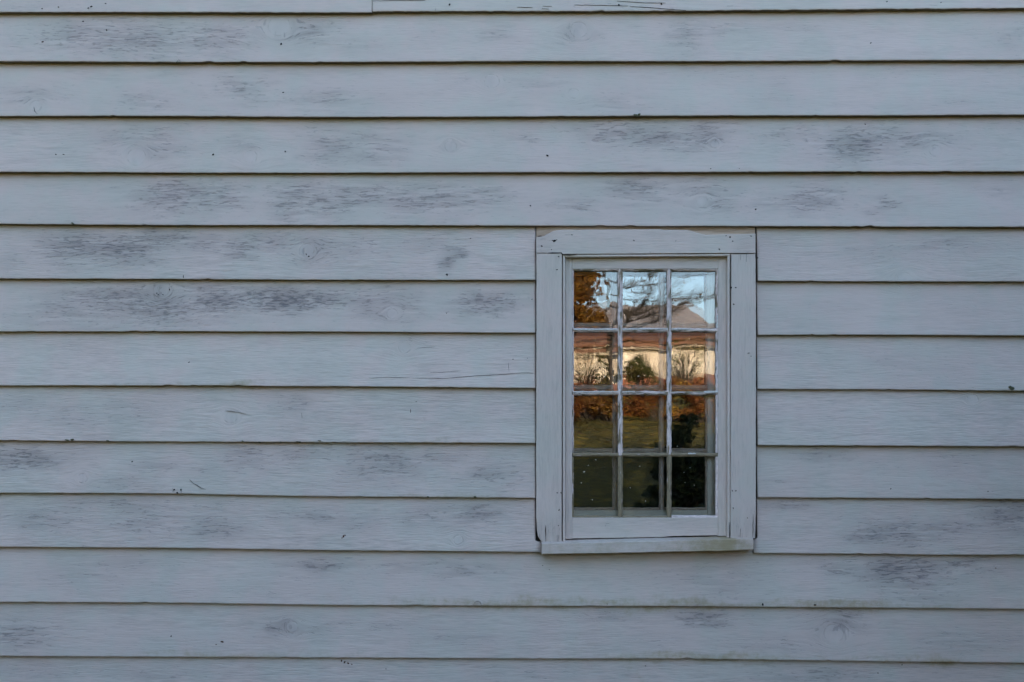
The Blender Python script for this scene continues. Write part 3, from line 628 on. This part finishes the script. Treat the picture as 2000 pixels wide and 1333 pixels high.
o = blobs('nail_hole', TH, M['hole'], yC, None, relief=.0002); wadd(o)
FL = [(1163.5,898.5,2.0,1.4),(1149,909.5,1.5,1.0),(1141,922,2.6,1.7),(1135.5,943.5,1.7,1.0),(1157,976.5,1.4,1.2),(1249.5,911,1.7,.9),(1261,979,1.1,1.2),(1231,953,.9,.9),(1348,914,.8,.8),(1336,923,1.1,.6),(1323,872,1.4,1.2),(1338,943,1,.8),(1356,948,.8,.8),(1247,735,2,1.4),(1197,737,2,1.3),(1181,736,1.5,1),(1322,620,.1,.1)]
FL = [(a, b, c * .72, d * .72) for a, b, c, d in FL]
o = blobs('paint_fleck', FL, M['fleck'], lambda a, b: YG, None, proud=.0004, relief=.0012); wadd(o)
# white scraps of paint left on the muntins
def scrap(name, pts, y, mat, th=.0012):
    n = len(pts); V = [tuple(P(px, py, y)) for px, py in pts] + [tuple(P(px, py, y) + np.array([0, th, 0])) for px, py in pts]
    F = [tuple(range(n))[::-1], tuple(range(n, 2 * n))] + [(i, (i + 1) % n, n + (i + 1) % n, n + i) for i in range(n)]
    return link(name, mesh(name, V, F), mat)
for pts in ([(1344,884.6),(1349,884),(1352,885.6),(1357,884.2),(1359.5,886.5),(1358,887.6),(1344,887.4)], [(1400.2,617),(1402.4,616),(1402.6,641),(1399.6,642),(1398.4,633),(1400.4,630)],
            [(1311,642.2),(1350,641.8),(1350.5,644),(1311,644.2)], [(1374,764),(1400,763.6),(1402,758),(1402.5,767),(1376,768)], [(1120,764.4),(1206,764),(1206,766.2),(1120,766.8)], [(1217,764.2),(1239,763.9),(1240,766),(1217,766.3)],
            [(1121,642.6),(1206,642.2),(1206,644.6),(1121,645)], [(1216,642.4),(1303,641.8),(1303,643.6),(1216,644.4)]):
    wadd(scrap('paint_scrap', pts, YM - .0008, M['fleck']))
# cracks and open joints as thin dark slits
def slit(name, pts, wpx, mat, y_of, parent=None):
    V, F = [], []
    pp = []
    for (x0, y0), (x1, y1) in zip(pts[:-1], pts[1:]):
        for t_ in np.linspace(0, 1, max(2, int(abs(x1 - x0) + abs(y1 - y0)) // 6))[:-1]: pp.append((x0 + (x1 - x0) * t_, y0 + (y1 - y0) * t_))
    pp.append(pts[-1]); n = len(pp)
    for i, (px, py) in enumerate(pp):
        e = min(i, n - 1 - i) / max(1, n - 1) * 2; wd = wpx * (.35 + .65 * min(1, e * 2.5)) * (1 + .4 * noise1(i * .9, px)) * .5
        j = max(0, min(n - 2, i)); dx, dy = pp[j + 1][0] - pp[j][0], pp[j + 1][1] - pp[j][1]; l = math.hypot(dx, dy) + 1e-6
        nx, ny = -dy / l, dx / l; y = y_of(px, py) - .0005; jx, jy = .35 * random.uniform(-1, 1), .35 * random.uniform(-1, 1)
        for s in (-1, 1): V.append(tuple(P(px + s * nx * wd + jx, py + s * ny * wd + jy, y)))
    for i in range(n - 1): F.append((2 * i, 2 * i + 1, 2 * i + 3, 2 * i + 2))
    b = len(V); V += [(v[0], v[1] + .002, v[2]) for v in V]
    for i in range(n - 1): F += [(2 * i, 2 * i + 2, b + 2 * i + 2, b + 2 * i), (2 * i + 1, b + 2 * i + 1, b + 2 * i + 3, 2 * i + 3)]
    return link(name, mesh(name, V, F), mat, parent)
for pts, wd in (([(805,739),(870,739.5),(895,737.5),(935,734),(985,731.5),(1020,728.5),(1042,729)], 1.15), ([(720,738.5),(760,737.5),(800,738.5)], .9), ([(840,728),(880,726.5),(900,724.5)], .8), ([(993,709),(994,727)], .9), ([(815,680),(850,678)], .7),
                ([(440,803),(455,804),(480,808)], .6), ([(589,807),(590,816)], 1.0), ([(370,937),(378,945),(392,953),(402,956)], 1.2), ([(1122,10),(1180,10.5),(1226,12)], .9), ([(1230,12.5),(1280,16),(1340,21)], 1.3), ([(728,2),(780,1),(830,1)], 1.0), ([(1205,2),(1260,6),(1300,6)], .8), ([(1060,12),(1078,12.5)], 1), ([(1058,17),(1072,18)], .9), ([(1710,4),(1735,3)], .9), ([(850,22),(851,16)], .8), ([(1010,14),(1040,15)], .8),
                ([(1420,12),(1432,12)], .9), ([(1500,10),(1503,16)], .9), ([(1815,10),(1830,11)], .9), ([(925,1182),(927,1177),(932,1175),(938,1177),(940,1183)], 1.0), ([(337,954),(338,962)], .9), ([(354,955),(354,963)], .9), ([(160,1070),(164,1066)], 1.4), ([(345,121),(349,117),(353,121)], 1.0), ([(300,574),(305,579),(311,581)], .9), ([(330,562),(331,569)], .9), ([(66,209),(67,217),(73,223)], 1.0), ([(691,1208),(690,1240)], .0)):
    if wd > 0: slit('crack', pts, wd * .72, M['crackfill'], face_y, house)
yS = lambda px, py: YO
for pts, wd, yf_ in (([(1066,1026),(1065.6,1045),(1066,1058)], 1.3, yC), ([(1090,1046),(1089.5,1059)], 1.2, yC), ([(1446,1033),(1445.5,1050)], 1.2, yC), ([(1471,1005),(1470.6,1048)], .9, yC), ([(1458,496),(1458,512)], .7, yC), ([(1446,497),(1446,508)], .6, yC),
                     ([(1070,494.6),(1096,494.2),(1099,498)], 1.9, yC), ([(1099,498.2),(1112,498),(1126,497.2)], 1.6, yC), ([(1048,457),(1066,460)], .1, yC), ([(1184,1025),(1182,1029)], .8, yS), ([(1183,1023.5),(1190,1023)], .7, yS), ([(1426,504),(1426.2,700)], .5, lambda a, b: YC + .002), ([(1270,491),(1270,495)], 1.2, yC), ([(1103,459),(1120,459)], .8, yC), ([(1427,496),(1474,495.5)], .9, yC), ([(1426,1020),(1425,1052)], 1.4, lambda a, b: YC + .001)):
    if wd > .2: wadd(slit('crack', pts, wd, M['hole'], yf_))

# ------------------------------------------------------------------ the garden behind the camera, seen in the panes
def tube_mesh(paths, sides=5):
    V, F = [], []
    for path in paths:
        pts = [Vector(p[0]) for p in path]; rad = [p[1] for p in path]; b = len(V)
        for i, p in enumerate(pts):
            d = (pts[min(i + 1, len(pts) - 1)] - pts[max(i - 1, 0)]).normalized()
            u = d.cross(Vector((0.31, 0.9, 0.2))).normalized(); v = d.cross(u)
            for s in range(sides):
                a = s / sides * 2 * math.pi; V.append(tuple(p + (u * math.cos(a) + v * math.sin(a)) * rad[i]))
        for i in range(len(pts) - 1):
            for s in range(sides):
                s2 = (s + 1) % sides; F.append((b + i * sides + s, b + i * sides + s2, b + (i + 1) * sides + s2, b + (i + 1) * sides + s))
        F.append(tuple(b + s for s in range(sides))[::-1]); F.append(tuple(b + (len(pts) - 1) * sides + s for s in range(sides)))
    return V, F
def leaves(name, clumps, n, size, mat, parent):
    """clumps: (x, y, z, rx, ry, rz, weight)"""
    wts = np.array([c[6] for c in clumps]); pick = rng.choice(len(clumps), n, p=wts / wts.sum())
    C = np.array([c[:3] for c in clumps])[pick]; Rr = np.array([c[3:6] for c in clumps])[pick]
    d = rng.normal(size=(n, 3)); d /= np.linalg.norm(d, axis=1)[:, None]
    pos = C + d * Rr * (rng.random(n)[:, None] ** 0.45)
    a = rng.normal(size=(n, 3)); a /= np.linalg.norm(a, axis=1)[:, None]
    b = np.cross(a, rng.normal(size=(n, 3))); b /= np.linalg.norm(b, axis=1)[:, None]
    sz = size * (0.6 + 0.8 * rng.random(n))[:, None]
    V = np.stack([pos - a * sz, pos + b * sz * .55, pos + a * sz, pos - b * sz * .55], 1).reshape(-1, 3)
    F = np.arange(n * 4).reshape(n, 4); tn = np.repeat(np.clip(0.5 + 0.25 * rng.normal(size=n) + .25 * noise2(pos[:, 0] * 2.2, pos[:, 2] * 2.2, 5), 0, 1), 4)
    o = link(name, mesh(name, V, F, dict(tone=tn)), mat, parent); o['kind'] = 'stuff'
    return o
def gz_at(p): return float(ground_z(np.array(p[0]), np.array(p[1])))

# barn with cream vertical boards, brick base, rusty lean-to roof and pale hipped main roof
barn = empty('barn', (0, 0, 0)); tag(barn, 'sunlit cream board barn mirrored in the second row of panes', 'barn')
LB = 38.0; kb = S / D * LB; yb_ = D - LB
bx0, bx1 = R(1000, 0, LB)[0], R(1520, 0, LB)[0]
z_base, z_w0, z_w1 = 4.4, R(0, 742, LB)[2], R(0, 668, LB)[2]
nb = 42; bw = (bx1 - bx0) / nb
pm = None
for i in range(nb):
    if pm is None:
        o = box('plank', (0.006, 0, 0), (bw - .006, .05, z_w1 - z_w0), M['cream'], barn); pm = o.data
    else: o = link('plank', pm, None, barn)
    o.location = (bx0 + i * bw, yb_ - .05 + random.uniform(-.006, .006), z_w0 + .002)
box('barn_wall', (bx0, yb_ - 4, z_base - .6), (bx1, yb_ - .06, z_w1 + .1), M['sheath'], barn)
box('brick_base', (bx0 - .03, yb_ - .055, z_base - .6), (bx1 + .03, yb_ + .06, z_w0), M['brick'], barn)
e0, e1 = R(0, 672, LB - .5)[2], R(0, 645, LB + 3)[2]
npan = 9
for i in range(npan):
    xa = bx0 - .3 + (bx1 - bx0 + .6) * i / npan; xb = bx0 - .3 + (bx1 - bx0 + .6) * (i + 1) / npan - .03
    slab('roof_panel', [(xa, yb_ + .5, e0), (xb, yb_ + .5, e0), (xb, yb_ - 3, e1), (xa, yb_ - 3, e1)], .06, M['rustroof'], barn)
box('fascia', (bx0 - .3, yb_ + .40, e0 - .17), (bx1 + .3, yb_ + .46, e0 - .06), M['rustroof'], barn)
rz0 = e1 - .1; ry0 = yb_ - 2.9; ry1 = yb_ - 8; rz1 = R(0, 600, D - ry1)[2]
ra, rb = R(1130, 0, D - ry1)[0], R(1335, 0, D - ry1)[0]
slab('main_roof', [(bx0 + 1, ry0, rz0), (R(1425, 0, D - ry0)[0], ry0, rz0), (rb, ry1, rz1), (ra, ry1, rz1)], .12, M['paleroof'], barn)
slab('main_roof', [(R(1425, 0, D - ry0)[0] + .002, ry0, rz0), (R(1425, 0, D - ry0)[0] + .5, ry1 - 5, rz0), (rb + .003, ry1 - .2, rz1), (rb + .002, ry1, rz1)], .12, M['paleroof'], barn)
u = lambda px, py: None
def on_roof(px, py):
    # point on the front roof plane along the mirrored sight line
    n_ = np.array([0, rz1 - rz0, ry0 - ry1]); p0 = np.array([0, ry0, rz0]); o_ = np.array([0, D, EYE]); d_ = R(px, py, 1.0) - o_
    t_ = np.dot(p0 - o_, n_) / np.dot(d_, n_); return o_ + d_ * t_ + n_ / np.linalg.norm(n_) * .05
sk = [on_roof(*p) for p in ((1323, 626), (1342, 625), (1337, 615), (1317, 616))]
slab('skylight', [tuple(p) for p in sk], .04, M['skylight'], barn)

# orange tree
t1 = empty('orange_tree', (R(1072, 0, 25)[0], D - 25, gz_at(R(1072, 0, 25)))); tag(t1, 'dense orange autumn tree mirrored in the top left pane', 'tree')
def into(o, par): o.parent = par; o.location = Vector(o.location) - par.location; return o
def C25(px, py, rpx, rz=None, L=25, w_=1.0):
    p = R(px, py, L); k = S / D * L
    return (p[0], p[1] + random.uniform(-.8, .8), p[2], rpx * k, rpx * k * 1.2, (rz or rpx) * k, w_ * rpx * (rz or rpx) / 100)
base = R(1072, 0, 25); g0 = gz_at(base)
V, F = tube_mesh([[((base[0], base[1], g0 - .1), .14), ((base[0] + .05, base[1], g0 + 1.2), .11), ((base[0], base[1], g0 + 2.4), .09), ((base[0] + .1, base[1], g0 + 4.0), .05), ((base[0], base[1], g0 + 5.2), .015)]] +
                 [[((base[0], base[1], g0 + h), .05), ((base[0] + dx * .5, base[1] + dy * .5, g0 + h + .35), .03), ((base[0] + dx, base[1] + dy, g0 + h + .6), .01)] for h, dx, dy in ((2.0, 1.1, .3), (2.2, -1.0, .4), (2.5, .9, -.7), (2.9, -.9, -.6), (3.2, .8, .6), (3.6, -.7, .2), (1.9, .6, .8), (4.0, .6, -.3))], 7)
into(link('trunk', mesh('trunk', V, F), M['bark']), t1)
cl = [C25(1130, 545, 34), C25(1120, 580, 30), C25(1135, 610, 24), C25(1118, 625, 26), C25(1150, 560, 20), C25(1165, 545, 14, w_=.8), C25(1178, 565, 9, w_=.5), C25(1172, 582, 10, w_=.6), C25(1150, 585, 14, w_=1.0), C25(1140, 575, 22), C25(1128, 600, 22), C25(1148, 624, 14, w_=1.3), C25(1190, 640, 14, 8, w_=1.2), C25(1165, 640, 18, 9, w_=1.4), C25(1185, 548, 9, w_=.6), C25(1184, 572, 8, w_=.6), C25(1172, 618, 12, 9, w_=1.5), C25(1150, 612, 12, w_=1.2), C25(1190, 622, 9, 7, w_=1.2), C25(1165, 572, 12), C25(1186, 535, 8, w_=.5), C25(1160, 628, 16, 10, w_=1.2), C25(1180, 632, 14, 8, w_=1.2), C25(1090, 600, 40), C25(1060, 560, 50), C25(1100, 520, 50), C25(1060, 480, 60), C25(1120, 470, 45), C25(1020, 540, 50), C25(1030, 600, 40), C25(1080, 420, 55), C25(1145, 515, 26), C25(1000, 480, 45), C25(1050, 640, 30), C25(1100, 640, 22), C25(1140, 640, 14, 8, w_=1.2)]
into(leaves('crown', cl, 40000, .038, M['orange'], None), t1)

# bare tree whose limbs cross the top middle and right panes
LT = 21.0
t2 = empty('bare_tree', (R(1197, 0, LT)[0], D - LT, gz_at(R(1197, 0, LT)))); tag(t2, 'bare dark-limbed tree mirrored across the top middle and right panes', 'tree')
def pl(pts, L0, L1, r0, r1):
    n = len(pts); kk = S / D
    return [(tuple(R(px, py, L0 + (L1 - L0) * i / (n - 1))), (r0 + (r1 - r0) * i / (n - 1)) * 1.5 * kk * LT) for i, (px, py) in enumerate(pts)]
tb = R(1201, 0, LT)
trunk = [((tb[0] + .02, tb[1], gz_at(tb) - .1), .06)] + pl([(1201, 780), (1200, 720), (1199, 670), (1199, 640), (1199.5, 600), (1199, 570), (1196, 548), (1193, 525), (1190, 480), (1193, 420)], LT, LT + .6, 3.4, 1.2)
limbs = [pl([(1199, 665), (1207, 645), (1217, 630.5), (1222, 627.5), (1226, 619), (1237, 610), (1248.5, 598), (1259, 585), (1262, 576), (1263, 560), (1264, 535), (1266, 490)], LT, LT - 1.5, 1.5, .5),
         pl([(1220, 629), (1240, 622.5), (1255, 619), (1268, 613.5), (1280, 610), (1293, 607), (1312, 600), (1335, 592), (1360, 588), (1400, 580)], LT - .3, LT - 2.2, 1.2, .4),
         pl([(1199, 600), (1208, 605), (1217, 608.5), (1225, 612), (1237, 611.5), (1255, 609), (1275, 602), (1290, 596), (1312, 585), (1335, 583), (1372, 581), (1420, 570)], LT, LT + 1.5, 1.5, .4),
         pl([(1197, 545), (1205, 552), (1217, 556), (1228, 557), (1235, 554), (1255, 553.5), (1285, 552), (1310, 545), (1340, 538), (1400, 530)], LT, LT + .8, 1.0, .35),
         pl([(1199, 578), (1218, 582), (1240, 583), (1258, 586), (1285, 585), (1312, 562), (1335, 552)], LT, LT - .8, .8, .3),
         pl([(1225, 640), (1265, 630), (1272, 628), (1282, 622), (1298, 618), (1315, 615), (1330, 603), (1345, 594), (1370, 588)], LT, LT - 1.0, 1.0, .35),
         pl([(1199, 668), (1215, 660), (1250, 640), (1265, 630)], LT, LT - .2, 1.2, .9),
         pl([(1228, 557), (1231, 565), (1245, 570), (1260, 571)], LT + .2, LT, .6, .3), pl([(1196, 548), (1203, 530), (1209, 505), (1214, 470)], LT + .4, LT + 1.2, 1.0, .4), pl([(1195, 530), (1180, 500), (1170, 460)], LT + .4, LT - .6, .9, .4),
         pl([(1198, 610), (1175, 590), (1160, 575), (1150, 560)], LT, LT - 1, .8, .3), pl([(1264, 540), (1290, 520), (1320, 505)], LT - 1.5, LT - 1.9, .6, .3)]
twigs = []
for lb in limbs:
    for i in range(2, len(lb)):
        p, r = lb[i]; p = Vector(p); d = (p - Vector(lb[i - 1][0])).normalized()
        for k in range(9):
            a = p + (Vector(lb[i - 1][0]) - p) * random.random()
            dd = (d + Vector((random.uniform(-.5, .7), random.uniform(-.8, .8), random.uniform(-.25, 1.1)))).normalized()
            ln = random.uniform(.12, .45); m1 = a + dd * ln * .5 + Vector((random.uniform(-.05, .05), 0, random.uniform(-.05, .05))); m2 = a + dd * ln + Vector((random.uniform(-.1, .1), 0, random.uniform(-.03, .1)))
            twigs.append([(tuple(a), r * .5), (tuple(m1), r * .4), (tuple(m2), .003)])
            if random.random() < .6:
                e = m1 + (dd + Vector((random.uniform(-.8, .8), random.uniform(-.5, .5), random.uniform(-.3, .8)))).normalized() * ln * .5
                twigs.append([(tuple(m1), r * .36), (tuple(e), .0026)])
V, F = tube_mesh([trunk], 8); into(link('trunk', mesh('trunk', V, F), M['bark']), t2)
for lb in limbs:
    V, F = tube_mesh([lb], 5); into(link('limb', mesh('limb', V, F), M['bark']), t2)
V, F = tube_mesh(twigs, 3); o = into(link('twigs', mesh('twigs', V, F), M['bark']), t2); o['kind'] = 'stuff'
lc = [(*l[i][0], .16, .2, .15, 1.0) for l in limbs for i in range(len(l) // 2, len(l))]
into(leaves('last_leaves', lc, 260, .016, M['redleaf'], None), t2)

# shrubs
def shrub(name, label, group, px, L, r, top, mat, n, size, seed, squash=1.0, nc=16):
    p = R(px, 0, L); g = gz_at(p); e = empty(name, (p[0], p[1], g)); tag(e, label, 'shrub', group)
    rnd = random.Random(seed); clumps = []; stems = []
    for i in range(nc):
        a = rnd.uniform(0, 6.28); q = rnd.random() ** .5 * r * .8; h = rnd.uniform(.18, 1) * top * (1 - .45 * (q / r) ** 2)
        c = (p[0] + q * math.cos(a), p[1] + q * math.sin(a) * squash, g + h); s = r * rnd.uniform(.22, .4) * (16 / nc) ** .35
        clumps.append((*c, s, s, s * .8, s ** 3)); stems.append([((p[0] + .1 * math.cos(a), p[1] + .1 * math.sin(a), g - .05), .02), ((p[0] + q * .5 * math.cos(a), p[1] + q * .5 * math.sin(a), g + h * .55), .013), (c, .004)])
    V, F = tube_mesh(stems, 4); into(link('stems', mesh('stems', V, F), M['bark']), e)
    into(leaves('foliage', clumps, n, size, mat, None), e)
    return e
for i, (px, dl) in enumerate(((1050, .5), (1095, -.4), (1140, .3), (1185, -.2), (1230, .4), (1275, -.3), (1320, .2), (1365, -.2), (1410, .3), (1455, 0))):
    nm = ('leftmost', 'second', 'third', 'fourth', 'fifth', 'sixth', 'seventh', 'eighth', 'ninth', 'last')[i]
    shrub('autumn_shrub', f'red-orange autumn shrub, {nm} from the left in the row mirrored in the third panes', 'autumn shrubs before the barn', px, 28 + dl, .58 + .07 * (i % 3), .80 + .09 * ((i * 7) % 4), M['redleaf'] if i % 3 else M['litter'], 2600, .032, 20 + i)
shrub('evergreen_shrub', 'dark evergreen shrub in shade, mirrored in the right pane of the third row', None, 1348, 12, .60, 1.42, M['evergreen'], 14000, .024, 91, nc=50)
shrub('olive_shrub', 'olive green shrub against the barn, mirrored in the middle pane of the second row', None, 1245, 34.5, .80, 1.05, M['olive'], 3000, .035, 55, nc=30)
shrub('olive_shrub', 'olive green shrub against the barn, mirrored at the right edge of the left second-row pane', None, 1188, 35, .38, 1.4, M['olive'], 2200, .035, 56)
shrub('thin_shrub', 'thin twiggy shrub against the barn, mirrored in the right pane of the second row', None, 1343, 36.3, .95, 1.6, M['olive'], 1300, .028, 57, nc=44)
shrub('thin_shrub', 'thin twiggy shrub against the barn, mirrored in the left pane of the second row', None, 1150, 36.3, .85, 1.4, M['olive'], 900, .028, 58, nc=40)

# unseen shrubs added to darken the foot and right side of the wall
def added_shade_shrub(label, x, y, r, top, n, seed):
    e = shrub('added_shade_shrub', label, 'added shade shrubs', PXC + x / (S / D * (D - y)), D - y, r, top, M['evergreen'], n, .03, seed)
added_shade_shrub('unseen tall evergreen added by the wall to darken its right side', 2.75, -.95, .85, 2.3, 7000, 201)
added_shade_shrub('unseen tall evergreen added on the lawn to darken the right-hand wall', 2.45, -1.95, .95, 3.3, 9000, 203)
added_shade_shrub('unseen taller evergreen added by the far right corner to shade the wall', 4.3, -1.0, .9, 2.7, 7000, 202)
for i, x in enumerate((-1.6, -.9, -.2, .5, 1.2)):
    added_shade_shrub(('unseen low evergreen added to darken the wall foot, leftmost of five', 'unseen low evergreen added to darken the wall foot, second of five', 'unseen low evergreen added to darken the wall foot, middle of five', 'unseen low evergreen added to darken the wall foot, fourth of five', 'unseen low evergreen added to darken the wall foot, rightmost of five')[i], x, -.95, .42, .55, 2200, 210 + i)

# unseen wood added to block low sky, left and right of what the panes mirror
wc, wt = [], []
for i in range(46):
    a = -math.pi / 2 + (i / 45 - .5) * math.radians(236); dist = random.uniform(36, 46)
    x, y = dist * math.cos(a), dist * math.sin(a)
    az = math.degrees(math.atan2(x, D - y))
    if 2.0 < az < 21: continue
    g = gz_at((x, y)); h = random.uniform(12, 18); r = random.uniform(2.6, 3.8)
    wt.append([((x, y, g - .2), .28), ((x + .2, y, g + h * .5), .18), ((x, y, g + h * .95), .04)])
    for k in range(12):
        b = random.uniform(0, 6.28); q = random.random() ** .5 * r; zz = g + h * random.uniform(.04, .95)
        wc.append((x + q * math.cos(b), y + q * math.sin(b), zz, r * .6, r * .6, r * .5, 1.0))
wood = leaves('added_wood', wc, 90000, .30, M['olive'], None); tag(wood, 'unseen wood added round the lawn to block low sky', 'added_wood', kind='stuff')
V, F = tube_mesh(wt, 6); o = link('added_wood_trunks', mesh('added_wood_trunks', V, F), M['bark'], wood); o['kind'] = 'stuff'

# fallen leaves on the sunlit grass
n = 5000
px_, py_ = rng.uniform(-1, 10, n), rng.uniform(-26, -14, n); pz_ = ground_z(px_, py_) + .02
a = rng.uniform(0, 6.28, n); s = rng.uniform(.03, .06, n); tl = rng.normal(0, .25, n) * s
V = np.stack([np.stack([px_ + s * np.cos(a + k * math.pi / 2) * (1 if k % 2 == 0 else .6), py_ + s * np.sin(a + k * math.pi / 2) * (1 if k % 2 == 0 else .6), pz_ + (tl if k == 0 else 0)], -1) for k in range(4)], 1).reshape(-1, 3)
o = link('fallen_leaves', mesh('fallen_leaves', V, np.arange(n * 4).reshape(n, 4), dict(tone=np.repeat(rng.random(n), 4))), M['litter'])
tag(o, 'orange fallen leaves scattered on the sunlit lawn', 'leaves', kind='stuff')
